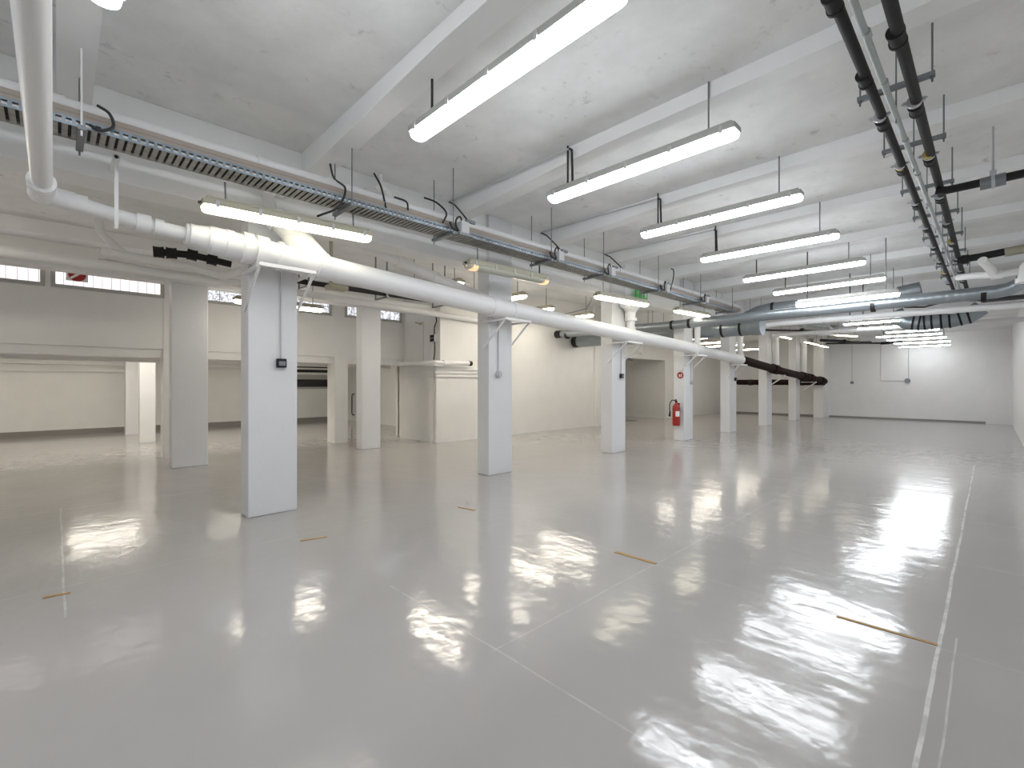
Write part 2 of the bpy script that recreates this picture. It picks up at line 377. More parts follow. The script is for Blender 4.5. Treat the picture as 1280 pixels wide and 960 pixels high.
for x, z, rr, l in ((.12, 2.642, .066, .05), (.50, 2.587, .072, .045), (.60, 2.578, .066, .03), (.84, 2.562, .095, .035), (.97, 2.556, .112, .03), (1.10, 2.547, .125, .03), (1.24, 2.54, .14, .04), (1.36, 2.532, .142, .05), (1.52, 2.52, .137, .02),
                    (1.92, 2.495, .137, .05), (4.28, 2.35, .135, .08), (4.62, 2.335, .138, .04), (7.75, 2.213, .135, .06), (10.4, 2.097, .134, .06), (13.0, 1.952, .136, .12)):
    MB().cyl((x - l, 4.74 if x < 9 else 4.69, z + .002), (x + l, 4.74 if x < 9 else 4.69, z - .002), rr, 28).build('socket_joint', 'pipe', dr)
# elbow and branch towards the camera
br = thing('overhead_pipe', 'white pipe crossing overhead at the upper left into the drain elbow', 'pipe', (-.07, 4.75, 2.67))
MB().tube([(-.07, 4.72, 2.67), (-.06, YR + .01, 2.74)], .055, 28).build('pipe_run', 'pipe', br)
MB().tube([(-.07, 4.58, 2.67), (-.07, 4.68, 2.67), (-.05, 4.745, 2.665), (.02, 4.755, 2.657), (.10, 4.755, 2.65)], .070, 24).blob((-.07, 4.74, 2.665), .078).build('elbow', 'pipe', br)
for y in (4.57, 4.50): MB().cyl((-.07, y, 2.67), (-.07, y - .03, 2.67), .076, 24).build('collar', 'pipe', br)
for x, z in ((.33, 2.61), ):
    h = tag(MB().box(x - .012, x + .012, 4.66, 4.668, z - .1, 3.05).cyl((x, 4.664, z - .11), (x, 4.74, z - .1), .012, 8).box(x - .02, x + .02, 4.66, 5.0, 3.02, 3.05).build('pipe_hanger', 'pipe'),
            'thin white strap hanger holding the narrow end of the drain', 'hanger')
# brackets at the columns
pz = [2.53, 2.335, 2.215, 2.10, 1.955]
for i, ((x, y), z) in enumerate(zip(cols[:5], pz)):
    t = thing('pipe_bracket', ['welded white bracket holding the drain on the widest column', 'white bracket holding the drain on the second column', 'white bracket holding the drain on the third column',
              'white bracket holding the drain above the red disc sign', 'white bracket holding the drain where it turns brown'][i], 'bracket', (x + .2, y, z - .5), 'brackets carrying the drain pipe')
    for xx in (x - .012, x + .472):
        m = MB(); m.box(xx - .012, xx + .012, 4.58, y + .12, z - .162, z - .137); m.build('arm', 'pipe', t)
        m = MB(); m.tube([(xx, 4.60, z - .15), (xx, y + .10, z - .52)], .014, 8); m.build('brace', 'pipe', t)
    MB().box(x - .02, x + .48, 4.575, 4.60, z - .162, z - .13).build('crossbar', 'pipe', t)

# branch stacks dropping into the drain beside the columns
def stack(x, z0, z1, y, label, lump=False, r=.05):
    t = thing('branch_pipe', label, 'pipe', (x, y, z0), 'vertical branches dropping into the drain')
    MB().tube([(x, y, z0), (x, y, z1)], r, 18).build('pipe_run', 'pipe', t)
    MB().cyl((x, y, z0 + .02), (x, y, z0 + .10), r * 1.3, 18).build('collar', 'pipe', t)
    if lump:
        MB().blob((x, y, z1 - .16), .16, (1, .7, 1)).blob((x + .10, y, z1 - .05), .15, (1.1, .7, .7)).blob((x - .02, y, z1 - .30), .12, (1, .8, 1.1)).blob((x + .2, y, z1 - .1), .09, (.9, .8, 1.2)).cyl((x, y, z1 - .42), (x, y, z1 - .36), .115, 20).build('fitting', 'pipe', t)
        MB().tube(arc((x - .27, y, z1 - .38), .25, 0, PI / 2, 'XZ', 8), r * .9, 14).build('bend', 'pipe', t)
    else:
        MB().tube([(x, y, z1 - .3), (x - .08, y, z1 - .12), (x - .12, y + .1, z1)], r * .95, 14).build('bend', 'pipe', t)
stack(7.92, 2.30, 2.93, 4.84, 'lumpy white pipe fitting above the drain on the third column', True, .075)
stack(10.76, 2.18, 2.93, 4.80, 'white vertical branch pipe above the extinguisher column', r=.07)
stack(13.38, 2.0, 2.93, 4.78, 'white vertical branch pipe where the drain turns brown', r=.08)
stack(16.3, 1.75, 2.9, 4.74, 'white vertical branch pipe above the brown drain, nearer of the far two', r=.09)
stack(19.35, 1.6, 2.9, 4.72, 'white vertical branch pipe at the far end column', r=.10)
t = thing('pipe_fitting', 'white branch fitting with wide sloping shoulder above the drain on the widest column', 'pipe', (1.75, 4.8, 2.6))
MB().tube([(1.95, 4.75, 2.52), (1.78, 4.76, 2.68), (1.62, 4.78, 2.80), (1.50, 4.82, 2.93)], .105, 20).build('branch', 'pipe', t)
MB().blob((1.70, 4.77, 2.72), .13, (1.1, .85, .9)).build('shoulder', 'pipe', t)
MB().cyl((1.56, 4.80, 2.85), (1.50, 4.82, 2.93), .12, 20).build('collar', 'pipe', t)
MB().tube([(1.50, 4.82, 2.90), (1.45, 4.84, 3.1), (1.50, 4.9, 3.2), (1.62, 5.0, 3.22)], .055, 16).build('elbow', 'pipe', t)

# brown continuation
bp_ = polypipe('drain_pipe', 'dark brown drain pipe continuing the white drain to the far columns', 'brown', [(13.12, 4.64, 1.945), (16.2, 4.55, 1.70), (20.95, 4.42, 1.40)], .115, (.8, 1.45, 1.62, 1.9), 1.18, .14)
for x, y, z in ((16.0, 4.565, 1.58), (19.2, 4.46, 1.38)):
    tag(MB().box(x - .03, x + .03, y - .14, y + .3, z - .03, z).tube([(x + .1, y - .14, z - .02), (x + .1, y + .28, z - .32)], .02, 8).box(x - .03, x + .13, y - .15, y - .12, z - .03, z).build('pipe_bracket', 'pipe'),
        'small white bracket under the brown drain pipe, ' + ('nearer one' if x < 17 else 'one by its far end'), 'bracket', 'small brackets under the brown drain')
lp = thing('wall_pipe', 'dark brown pipe running low across the far left wall behind the columns', 'pipe', (20.9, 4.5, 1.33))
MB().tube([(20.95, 4.40, 1.36), (20.95, 7.6, 1.375)], .11, 20).build('pipe_run', 'brown', lp)
for y in (5.1, 6.2, 7.0): MB().cyl((20.95, y, 1.365), (20.95, y + .12, 1.365), .125, 20).build('coupling', 'plastic', lp)

# second white pipe behind the girder
t = polypipe('branch_pipe', 'white pipe sloping behind the girder into the second column', 'pipe', [(1.0, 5.50, 3.42), (3.05, 5.50, 2.98), (4.14, 5.47, 2.74), (4.25, 5.30, 2.66), (4.27, 4.95, 2.50), (4.27, 4.80, 2.42)], .07, (1.2, 1.72), 1.12, .03)

# window-side pipes of the left bay
t = polypipe('wall_pipe', 'long white pipe running under the ceiling in front of the window wall', 'pipe', [(-3.0, 8.52, 2.925), (2.2, 8.52, 2.935), (7.9, 8.50, 2.79)], .062, (), 1.1)
t = polypipe('wall_pipe', 'thinner white pipe behind the long one, ending at the angled elbow', 'pipe', [(.42, 8.05, 3.03), (1.45, 8.0, 2.96), (1.70, 8.0, 2.915), (1.82, 8.0, 2.92), (2.05, 8.0, 3.06), (2.35, 8.0, 3.29)], .05, (.9, 2.6), 1.25, .04)
t = thing('branch_pipe', 'white Y-branch fitting near the ceiling left of the black pipes', 'pipe', (.55, 8.85, 3.1))
MB().tube([(.45, 8.85, 3.15), (.95, 8.8, 3.12)], .075, 18).build('pipe_run', 'pipe', t)
MB().tube([(.78, 8.83, 3.14), (.62, 8.9, 3.30), (.45, 9.0, 3.5), (.45, 9.05, 3.7)], .055, 16).build('branch', 'pipe', t)
MB().cyl((.42, 8.85, 3.15), (.50, 8.85, 3.15), .095, 18).build('collar', 'pipe', t)
bk = polypipe('black_pipe', 'black pipe with couplings under the ceiling left of the widest column', 'blackiron', [(1.0, 8.35, 3.19), (1.45, 8.3, 3.22), (1.95, 8.25, 3.16)], .05, (.12, .45, 1.0, 1.5), 1.5, .05)
bt = thing('pipe_bundle', 'bundle of dark pipes running through the left bay just below the drain', 'pipe', (4.0, 7.3, 2.8))
for k in range(3):
    MB().tube([(2.45 + .15 * k, 7.2 + .12 * k, 2.83 + .03 * k), (5.6, 7.2 + .12 * k, 2.83 + .03 * k)], .036, 14).build('pipe_run', 'blackiron', bt)
for x in (2.7, 4.0, 5.2): MB().box(x, x + .04, 7.12, 7.55, 2.77, 2.79).box(x, x + .02, 7.13, 7.15, 2.77, H).box(x, x + .02, 7.52, 7.54, 2.77, H).build('hanger', 'strut', bt)
tag(MB().box(2.95, 3.25, 6.95, 7.15, 2.75, 2.82, .02).box(2.98, 3.02, 7.0, 7.04, 2.8, H).build('cable_box', 'housewarm'), 'pale box hanging in the dark pipe bundle right of the widest column', 'box')
# ledge pipe on the ribbed corner
lp = thing('ledge_pipe', 'white pipe resting along the top of the ribbed wall corner', 'pipe', (6.0, 8.5, 1.75))
MB().tube([(5.90, 10.3, 1.78), (5.90, 8.62, 1.765), (5.92, 8.45, 1.765), (6.05, 8.43, 1.765), (6.83, 8.43, 1.775)], .05, 16).build('pipe_run', 'pipe', lp)
MB().cyl((6.83, 8.43, 1.775), (6.91, 8.43, 1.776), .058, 16).build('end_cap', 'plastic', lp)
MB().cyl((6.10, 8.43, 1.765), (6.24, 8.43, 1.765), .068, 16).build('coupling', 'pipe', lp)
MB().box(5.85, 6.15, 8.40, 8.60, 1.695, 1.715).build('shelf', 'wall', lp)
t = thing('socket_box', 'black four-gang socket box with loose cable on the ribbed corner wall', 'socket', (6.14, 8.9, 2.28))
MB().box(6.11, 6.15, 8.77, 8.94, 2.26, 2.42, .006).build('body', 'white', t)
for a in (0, 1):
    for c_ in (0, 1): MB().box(6.10, 6.112, 8.775 + a * .085, 8.85 + a * .085, 2.265 + c_ * .08, 2.335 + c_ * .08, .004).build('socket', 'plastic', t)
MB().tube([(6.13, 8.79, 2.26), (6.13, 8.78, 2.1), (6.13, 8.79, 1.98), (6.13, 8.82, 1.85)], .012, 8).build('cable', 'cord', t)
MB().tube(smooth([(6.13, 8.80, 2.42), (6.13, 8.80, 2.55), (6.12, 8.76, 2.62), (6.12, 8.70, 2.72), (6.12, 8.72, 2.82)]), .012, 8).build('cable', 'cord', t)
tag(MB().box(6.10, 6.15, 9.28, 9.40, 2.69, 2.74, .01).tube([(6.12, 9.40, 2.72), (6.08, 9.5, 2.76)], .015, 8).build('wall_hook', 'housewarm'), 'small brownish hook high on the wall right of the windows', 'hook')
tag(MB().box(6.12, 6.15, 9.24, 9.28, 1.8, 2.75).build('wall_conduit', 'wall'), 'white vertical strip on the wall left of the black socket box', 'conduit')

# ------------------------------------------------------------------ cable tray, duct and pipe along the girder
tr = thing('cable_tray', 'galvanised perforated cable tray running along the girder', 'cable tray', (5, 4.35, 3.0))
ty0, ty1, tz = 4.215, 4.465, 3.0; tx0, tx1 = -2.95, 11.6
m = MB(); x = tx0
while x < tx1: m.box(x, x + .031, ty0 + .004, ty1 - .004, tz, tz + .004); x += .048
m.box(tx0, tx1, ty1 - .02, ty1 - .004, tz - .001, tz + .006)
m.build('slats', 'slat', tr)
m = MB()   # near rail, punched: posts between two rims
m.box(tx0, tx1, ty0, ty0 + .004, tz, tz + .014).box(tx0, tx1, ty0, ty0 + .004, tz + .042, tz + .058); x = tx0
while x < tx1: m.box(x, x + .020, ty0, ty0 + .004, tz + .014, tz + .042); x += .048
m.build('side_rail', 'steel', tr)
m = MB().box(tx0, tx1, ty1 - .004, ty1, tz, tz + .058); m.build('side_rail', 'steel', tr)
cb = MB()
for k in range(7): cb.tube([(tx0, ty0 + .03 + k * .03, tz + .014 + .004 * (k % 2)), (4.0, ty0 + .035 + k * .029, tz + .016), (tx1, ty0 + .03 + k * .03, tz + .014)], .009, 8)
o = cb.build('cables', 'cord', tr); o['kind'] = 'stuff'
tag(MB().box(-2.95, 11.9, 4.235, 4.30, 3.065, 3.125).box(-2.95, 11.9, 4.231, 4.235, 3.09, 3.094).build('cable_duct', 'cables'), 'brown-grey cable duct lying just above the perforated tray', 'cable duct')
t = polypipe('service_pipe', 'white pipe running above the cable tray, along the girder', 'pipe', [(-2.95, 4.42, 3.195), (5.5, 4.42, 3.225), (12.3, 4.42, 3.24)], .05, (.35, .5, 1.2, 1.6), 1.12, .03)
gH = 'hangers of the cable tray'
hl = ['tray hanger beside the overhead pipe at the upper left', 'tray hanger under the first wide beam', 'tray hanger left of the first grey junction box', 'tray hanger left of the second grey junction box',
      'tray hanger left of the third grey junction box', 'tray hanger by the exit sign', 'tray hanger over the last girder light', 'tray hanger at the far end of the tray']
for x, lb in zip((.12, 1.98, 3.16, 4.82, 6.05, 7.75, 9.5, 11.2), hl):
    t = thing('tray_hanger', lb, 'hanger', (x, 4.34, 2.98), gH)
    MB().box(x - .02, x + .02, 4.15, 4.56, 2.965, 2.995).build('crossbar', 'strut', t)
    MB().cyl((x, 4.17, 2.93), (x, 4.17, H - (.15 if x in (1.98,) else 0)), .006, 8).build('rod', 'rod' if x != .12 else 'pipe', t)
    MB().cyl((x, 4.54, 2.93), (x, 4.54, H - .02), .006, 8).build('rod', 'rod', t)
gJ = 'junction boxes on the cable tray'
jl = ['grey junction box on the tray, above the gap between first and second columns', 'grey junction box on the tray, above the unlit fixture', 'grey junction box on the tray, just left of the third column',
      'grey junction box on the tray, by the green exit sign', 'grey junction box on the tray, nearest its far end']
for x, lb in zip((3.28, 4.96, 6.22, 8.0, 9.7), jl):
    t = thing('junction_box', lb, 'junction box', (x, 4.16, 2.99), gJ)
    MB().box(x - .055, x + .055, 4.10, 4.20, 2.99, 3.12, .008).build('body', 'box', t)
    MB().box(x - .10, x + .10, 4.08, 4.105, 2.955, 2.98).build('bracket', 'strut', t)
    MB().box(x + .03, x + .16, 4.12, 4.15, 3.13, 3.16).build('clamp_bar', 'strut', t)
    MB().tube(smooth([(x - .07, 4.14, 3.01), (x - .12, 4.12, 3.05), (x - .11, 4.13, 3.12), (x - .05, 4.14, 3.17), (x - .01, 4.15, 3.12)]), .010, 8).build('cable', 'cord', t)
    MB().tube([(x - .08, 4.14, 3.0), (x - .14, 4.17, 3.03), (x - .15, 4.19, 3.10)], .012, 8).build('cable', 'cord', t)
# loose black cords beside the tray
cords = [([(1.95, 4.60, 3.52), (1.93, 4.45, 3.30), (1.93, 4.2, 3.12), (1.86, 4.2, 2.93), (1.75, 4.4, 2.87)], 'black cord hooked over the tray under the first wide beam'),
         ([(2.38, 4.50, 3.50), (2.36, 4.32, 3.3), (2.36, 4.22, 3.06)], 'black cord dropping onto the tray just right of the first wide beam'),
         ([(2.62, 4.5, 3.32), (2.64, 4.3, 3.22), (2.60, 4.2, 3.10)], 'short black cord on the tray beside the white ceiling fitting'),
         ([(3.15 - .15, 4.5, 3.42), (3.06, 4.35, 3.34), (3.10, 4.22, 3.2), (3.04, 4.2, 3.07)], 'black cord curving to the tray left of the first grey junction box'),
         ([(.20, 4.21, 3.18), (.26, 4.19, 3.14), (.28, 4.19, 3.06), (.22, 4.19, 3.01), (.16, 4.2, 3.03)], 'black cord coil on the tray beside the overhead pipe'),
         ([(8.25, 4.2, 3.05), (8.28, 4.15, 3.3), (8.22, 4.12, 3.42), (8.1, 4.1, 3.42)], 'black cord looping over the tray near the exit sign')]
for p, lb in cords: tag(MB().tube(smooth(p), .010, 8).build('power_cord', 'cord'), lb, 'cord')
tag(MB().blob((2.62, 4.78, 3.50), .05, (1.3, 1, .8)).blob((2.70, 4.78, 3.46), .045).cyl((2.62, 4.80, 3.5), (2.62, 4.82, 3.66), .03, 10).box(2.5, 2.75, 4.9, 5.04, 3.5, 3.52).build('ceiling_fitting', 'pipe'),
    'white painted ceiling fitting beside the first wide beam', 'fitting')

# conduits feeding the right lights
for x, lb, ci in ((3.66, 'thin conduit along the beam to the second suspended light', 0), (5.44, 'thin conduit along the beam to the third suspended light', 1), (7.16, 'thin conduit along the beam to the fourth suspended light', 2)):
    t = thing('light_conduit', lb, 'conduit', (x, 4.9, 3.3), 'conduits feeding the suspended lights')
    MB().cyl((x, 4.92, H - .03), (x, 2.93, H - .055), .010, 8).build('pipe_run', 'box', t)
    MB().tube([(x, 4.92, H - .03), (x, 4.8, H - .1), (x, 4.6, 3.4), (x, 4.45, 3.24)], .010, 8).build('drop_cord', 'cord', t)
    MB().tube([(x, 2.93, H - .055), (x, 2.90, H - .08), (x, 2.89, 3.30)], .012, 8).build('drop_cord', 'cord', t)

# ------------------------------------------------------------------ suspended fluorescent fixtures
fx_meshes = {}
def fixture_parts(L, lit):
    key = (L, lit)
    if key in fx_meshes: return fx_meshes[key]
    hw = .074; out = {}
    # housing along X
    m = MB(); m.box(-L / 2, L / 2, -.074, .074, .055, .104, .010); m.box(-L / 2 + .03, L / 2 - .03, -.05, .05, .104, .130, .008)
    out['housing'] = m
    prof = []; n = 16
    for k in range(n + 1):
        a = math.radians(-8 + 196 * k / n); sn = math.sin(a); prof.append((-.069 * math.cos(a), .050 - .050 * math.copysign(abs(sn) ** .75, sn)))
    secs = [(-L / 2 + .004, .55), (-L / 2 + .010, .8), (-L / 2 + .025, .95), (-L / 2 + .05, 1), (L / 2 - .05, 1), (L / 2 - .025, .95), (L / 2 - .010, .8), (L / 2 - .004, .55)]
    vs = []; fs = []; k = len(prof)
    for x, sc in secs: vs += [(x, p * sc, .060 - (.060 - q) * sc) for p, q in prof]
    for i in range(len(secs) - 1):
        for j in range(k): fs.append((i * k + j, i * k + (j + 1) % k, (i + 1) * k + (j + 1) % k, (i + 1) * k + j))
    m = MB(); m.add(vs, fs, True); m.add(vs[:k], [tuple(range(k))]); m.add(vs[-k:], [tuple(range(k))])
    out['diffuser'] = m
    for i in range(5):
        x = -L / 2 + .10 + i * (L - .2) / 4
        for sgn in (-1, 1):
            out['clip', i, sgn] = MB().box(x - .014, x + .014, sgn * .072, sgn * .083, .040, .096, .002)
    out['cable_gland'] = MB().cyl((-L / 2 - .02, 0, .075), (-L / 2 + .01, 0, .075), .013, 10)
    fx_meshes[key] = out
    return out
fx_data = {}
def fixture(p0, p1, ztop, label, group, kind='cool', detail=True, rods=(.12, .88), rodm=('cord', 'rod'), rodtops=None, thin=1.0):
    """p0, p1: lower-edge end points; p0 is the end with the cable"""
    a, b_ = Vector(p0), Vector(p1); L = round((b_ - a).length, 2); c_ = (a + b_) / 2; d = b_ - a
    t = thing('suspended_light', label, 'light', c_, group); t.rotation_euler = (0, -math.asin(d.z / d.length), math.atan2(d.y, d.x))
    dm = kind; hm = 'housing' if kind.startswith('cool') else 'housewarm'; t.scale = (1, thin, thin)
    for nm, mb in fixture_parts(L, kind).items():
        base = nm if isinstance(nm, str) else nm[0]
        if not detail and base in ('clip', 'cable_gland'): continue
        key = (L, kind, nm)
        if key not in fx_data:
            mname = {'housing': hm, 'diffuser': dm, 'clip': 'clip', 'cable_gland': 'cord'}[base]
            o = mb.build(base, mname, None, (0, 0, 0)); o.parent = t; fx_data[key] = o.data
        else:
            o = bpy.data.objects.new(base, fx_data[key]); COL.objects.link(o); o.parent = t
    if kind == 'off':
        for sx in (-1, 1):
            e = MB().blob((sx * (L / 2 - .10), 0, .040), .045, (2.2, 1.66, 1.1)).build('tube_end', 'amber', None, (0, 0, 0)); e.parent = t; e['label'] = 'glowing amber tube end'
    for k, fr in enumerate(rods):
        x = -L / 2 + fr * L; key = ('rod', rodm[k])
        if key not in fx_data:
            o = MB().cyl((0, 0, 0), (0, 0, 1), .007 if rodm[k] == 'rod' else .010, 8).build('rod', rodm[k], None, (0, 0, 0)); o.parent = t; fx_data[key] = o.data
        else:
            o = bpy.data.objects.new('rod', fx_data[key]); COL.objects.link(o); o.parent = t
        o.location = (x, 0, .128); top = (rodtops[k] if rodtops else ztop); o.scale = (1, 1, max(.05, top - (c_.z + .128 * thin)) / thin)
    return t
gL = 'suspended tube lights in a row down the right aisle'
rl = [((2.0, 3.12), (1.98, 1.25), 'largest suspended tube light, cut by the top of the photo'),
      ((3.69, 3.20), (3.71, 1.34), 'second suspended tube light of the aisle row, counting from the top'),
      ((5.42, 3.14), (5.46, 1.34), 'third suspended tube light of the aisle row, counting from the top'),
      ((7.16, 3.13), (7.22, 1.36), 'fourth suspended tube light of the aisle row, counting from the top'),
      ((9.12, 3.19), (9.10, 1.37), 'fifth suspended tube light, last one wholly clear of the ducts'),
      ((10.88, 3.21), (10.76, 1.32), 'sixth suspended tube light, lit bluish tube just above the upper duct'),
      ((9.45, 2.42), (9.37, .98), 'seventh suspended tube light, overlapping the long silver duct')]
for (a, b_, lb) in rl:
    zz = 3.175 if a[0] < 12 and 'seventh' not in lb else 2.66
    fixture((*a, zz), (*b_, zz), H, lb, gL)
fixture((.17, 3.12, 3.18), (.15, 1.27, 3.18), H, 'suspended tube light before the largest one, above the upper edge', gL)
fixture((-1.6, 3.12, 3.18), (-1.6, 1.27, 3.18), H, 'added suspended tube light, unseen behind the camera', gL)  # unseen lamp, added behind the camera to help light the room
fl = [(12.35, 2.25, 1.28, 'first light below the silver duct'), (13.55, 2.20, 1.26, 'second light below the silver duct'), (15.0, 1.85, .84, 'third light of the far cluster, starting farthest right'),
      (16.3, 2.22, .86, 'fourth light of the far cluster, its left end farthest left'), (17.7, 2.16, .85, 'fifth light of the far cluster'), (19.35, 2.18, .84, 'sixth light of the far cluster, next to last'),
      (21.3, 2.26, .92, 'lowest and farthest light of the cluster by the end wall')]
for x, ya, yb, lb in fl:
    fixture((x, ya, 2.58), (x, yb, 2.58), (H if x < 14.4 else HL), 'suspended tube light, ' + lb, 'tube lights clustered before the end wall', 'coolfar', detail=False, thin=.55)
gG = 'tube lights hung along the girder under the tray'
fixture((.84, 4.45, 2.69), (2.31, 4.45, 2.745), 3.0, 'lit yellowish tube light in front of the widest column', gG, 'warmdim', rodm=('rod', 'rod'))
fixture((3.57, 4.45, 2.70), (5.07, 4.45, 2.725), 3.0, 'unlit tube light with amber ends, above the second column', gG, 'off', rodm=('rod', 'cord'))
fixture((6.26, 4.45, 2.675), (7.82, 4.45, 2.72), 3.0, 'lit warm tube light above the third column', gG, 'warmdim', rodm=('rod', 'rod'))
fixture((8.99, 4.45, 2.74), (10.5, 4.45, 2.775), 3.0, 'lit warm tube light above the extinguisher column', gG, 'warmdim', rodm=('rod', 'rod'))
gB = 'tube lights of the left bay'
bl = [((4.66, 7.5, 2.88), (4.66, 5.93, 2.88), 'left bay light glimpsed above and below the sloping pipe'),
      ((6.18, 7.65, 2.88), (6.18, 5.98, 2.88), 'left bay light just right of the second column, half hidden'),
      ((7.65, 8.15, 2.88), (7.65, 6.58, 2.88), 'left bay light showing a small bright end over the drain'),
      ((9.05, 8.2, 2.88), (9.05, 6.55, 2.88), 'left bay light nearest left of the third column')]
for a, b_, lb in bl: fixture(a, b_, H, lb, gB, 'warm', rodm=('rod', 'rod'))
fixture((2.05, 8.5, 2.60), (3.47, 8.5, 2.60), H, 'left bay light parallel to the windows, behind the widest column', gB, 'warm', rodm=('rod', 'rod'))
fixture((-2.6, 7.5, 3.18), (-1.0, 7.5, 3.18), H, 'added left bay light, unseen beyond the left edge', gB, 'warm', rodm=('rod', 'rod'))  # lamp added out of view to light the left bay
fw = [(11.6, 8.0, 6.35, 'just left of the extinguisher column'), (13.35, 7.2, 5.65, 'upper one between extinguisher column and the next'), (15.1, 7.2, 5.65, 'middle one between extinguisher column and the next'),
      (16.6, 7.2, 5.8, 'lower one between extinguisher column and the next'), (19.0, 7.2, 5.8, 'seen just right of the fifth column'), ]
for x, a, b_, lb in fw: fixture((x, a, 2.6), (x, b_, 2.6), (H if x < 14.4 else HL), 'warm left bay light, ' + lb, 'far warm lights of the left bay', 'warm', detail=False, thin=.7, rodm=('rod', 'rod'))
gS = 'short warm lights hung along the girder at the far end'
for a, b_, lb in (((12.6, 4.3), (13.6, 4.28), 'short warm light under the end of the upper duct'), ((15.2, 4.32), (16.3, 4.32), 'short warm light right of the fifth column'), ((17.9, 4.33), (19.6, 4.33), 'warm girder light above the sixth column'), ((20.0, 4.35), (21.1, 4.35), 'warm girder light nearest the end wall'),
                  ((16.0, 3.1), (16.9, 2.75), 'short slanted light beside the brown cable line')):
    fixture((*a, 2.68), (*b_, 2.68), (H if a[0] < 14.4 else HL), lb, gS, 'warmdim', detail=False, thin=.6, rodm=('rod', 'rod'))
al = [((-2.7, 11.3), (-1.2, 11.3)), ((.15, 11.15), (1.3, 11.15)), ((.1, 12.3), (1.5, 12.3)), ((.2, 14.2), (1.6, 14.2)), ((2.2, 11.3), (3.4, 11.3)), ((2.4, 12.4), (3.8, 12.4)), ((3.9, 13.6), (5.3, 13.6)), ((4.6, 11.6), (5.6, 11.6)), ((-2.7, 14.2), (-1.2, 14.2))]
for a, b_ in al:
    fixture((*a, 2.175), (*b_, 2.175), 2.3, 'tube light on the ceiling of the low alcove', 'lights inside the low alcove', 'warmalcove', detail=False, rods=())
fixture((13.2, 9.35, 2.285), (14.7, 9.35, 2.285), 2.4, 'added fill light hidden behind the header of the recess', 'added light inside the recess', 'warmdim', detail=False, rods=())  # hidden lamp, added to brighten the dark recess

# ------------------------------------------------------------------ black pipes at the upper right
def hung_pipe(y, label, mtl, z, r, x0, x1, joints, yellow=()):
    t = thing('overhead_pipe', label, 'pipe', (x0, y, z))
    MB().tube([(x0, y, z), (x1, y - .03, z)], r, 20).build('pipe_run', mtl, t)
    for x in joints:
        m = MB().cyl((x - .05, y, z), (x + .05, y, z), r * 1.28, 20).cyl((x - .065, y, z), (x - .045, y, z), r * 1.42, 20).cyl((x + .045, y, z), (x + .065, y, z), r * 1.42, 20)
        m.build('coupling', mtl, t)
    for x in yellow: MB().cyl((x - .012, y, z), (x + .012, y, z), r * 1.2, 20).build('tape_band', 'yellow', t)
    return t
BPZ = 3.29
stx = [4.17, 5.27, 6.50, 7.63, 8.8, 9.95, 11.1, 12.2]
hung_pipe(.575, 'black iron pipe at the upper right, left one of the pair', 'blackiron', BPZ, .029, -2.9, 14.3, [1.7, 2.9, 3.78] + [x + .35 for x in stx], [5.55, 9.2, 11.3])
hung_pipe(.375, 'black iron pipe at the upper right, right one of the pair', 'blackiron', BPZ, .032, -2.9, 14.3, [1.5, 2.6, 3.45] + [x + .28 for x in stx], [5.40, 8.9])
gp = thing('overhead_pipe', 'slim grey pipe between the two black pipes at the upper right', 'pipe', (3, .47, 3.2))
MB().tube([(-2.9, .445, 3.20), (3.0, .475, 3.20), (6.7, .455, 3.21), (14.3, .43, 3.22)], .018, 16).build('pipe_run', 'greypvc', gp)
for x in (3.15, 3.75, 4.75, 5.6, 6.6, 7.7, 8.9, 10.1): MB().cyl((x - .03, .47 - max(0, x - 3) * .004, 3.2), (x + .03, .47 - max(0, x - 3) * .004, 3.2), .022, 16).build('collar', 'greypvc', gp)
sl = ['nearest of all', 'second from the camera', 'third from the camera', 'at the joint of the black cross pipe', 'just beyond the black cross pipe', 'fourth from the far end', 'third from the far end', 'next to the ducts']
for x, lb in zip(stx, sl):
    t = thing('pipe_hanger', 'zinc strut hanger of the black pipes, ' + lb, 'hanger', (x, .47, 3.35), 'strut hangers of the black pipes')
    MB().box(x - .02, x + .02, .255, .675, 3.345, 3.375).build('strut', 'strut', t)
    for y in (.27, .66): MB().cyl((x, y, 3.31), (x, y, H), .006, 8).cyl((x, y, 3.335), (x, y, 3.345), .014, 6).build('rod', 'rod', t)
    MB().cyl((x + .12, .47, 3.16), (x + .12, .47, H), .005, 8).build('rod', 'rod', t)
    for y, dx, r in ((.575, .22, .029), (.375, .16, .032)):
        m = MB().cyl((x + dx - .013, y, BPZ), (x + dx + .013, y, BPZ), r * 1.38, 22)
        for sg in (-1, 1): m.cyl((x + dx, y + sg * r * 1.3, BPZ + .004), (x + dx, y + sg * (r * 1.3 + .03), BPZ + .004), .006, 8).box(x + dx - .012, x + dx + .012, y + sg * r * 1.3, y + sg * (r * 1.3 + .02), BPZ - .01, BPZ + .012)
        m.cyl((x + dx, y, BPZ + r), (x + dx, y, 3.35), .006, 8); m.box(x, x + dx, y - .006, y + .006, 3.35, 3.362)
        m.build('pipe_clamp', 'zincclamp', t)
t = thing('cross_pipe', 'black pipe crossing to the right wall, with grey coupling and clamp', 'pipe', (6.2, 0, 3.17))
MB().tube([(6.25, .375, 3.22), (6.25, .30, 3.20), (6.25, YR - .01, 3.20)], .038, 18).build('pipe_run', 'plastic', t)
MB().cyl((6.25, .07, 3.185), (6.25, -.10, 3.19), .056, 20).build('coupling', 'strut', t)
MB().cyl((6.25, -.005, 3.187), (6.25, -.03, 3.188), .064, 20).cyl((6.25, -.018, 3.24), (6.25, -.018, 3.70), .008, 8).box(6.235, 6.265, -.04, .005, 3.245, 3.29).build('pipe_clamp', 'zincclamp', t)
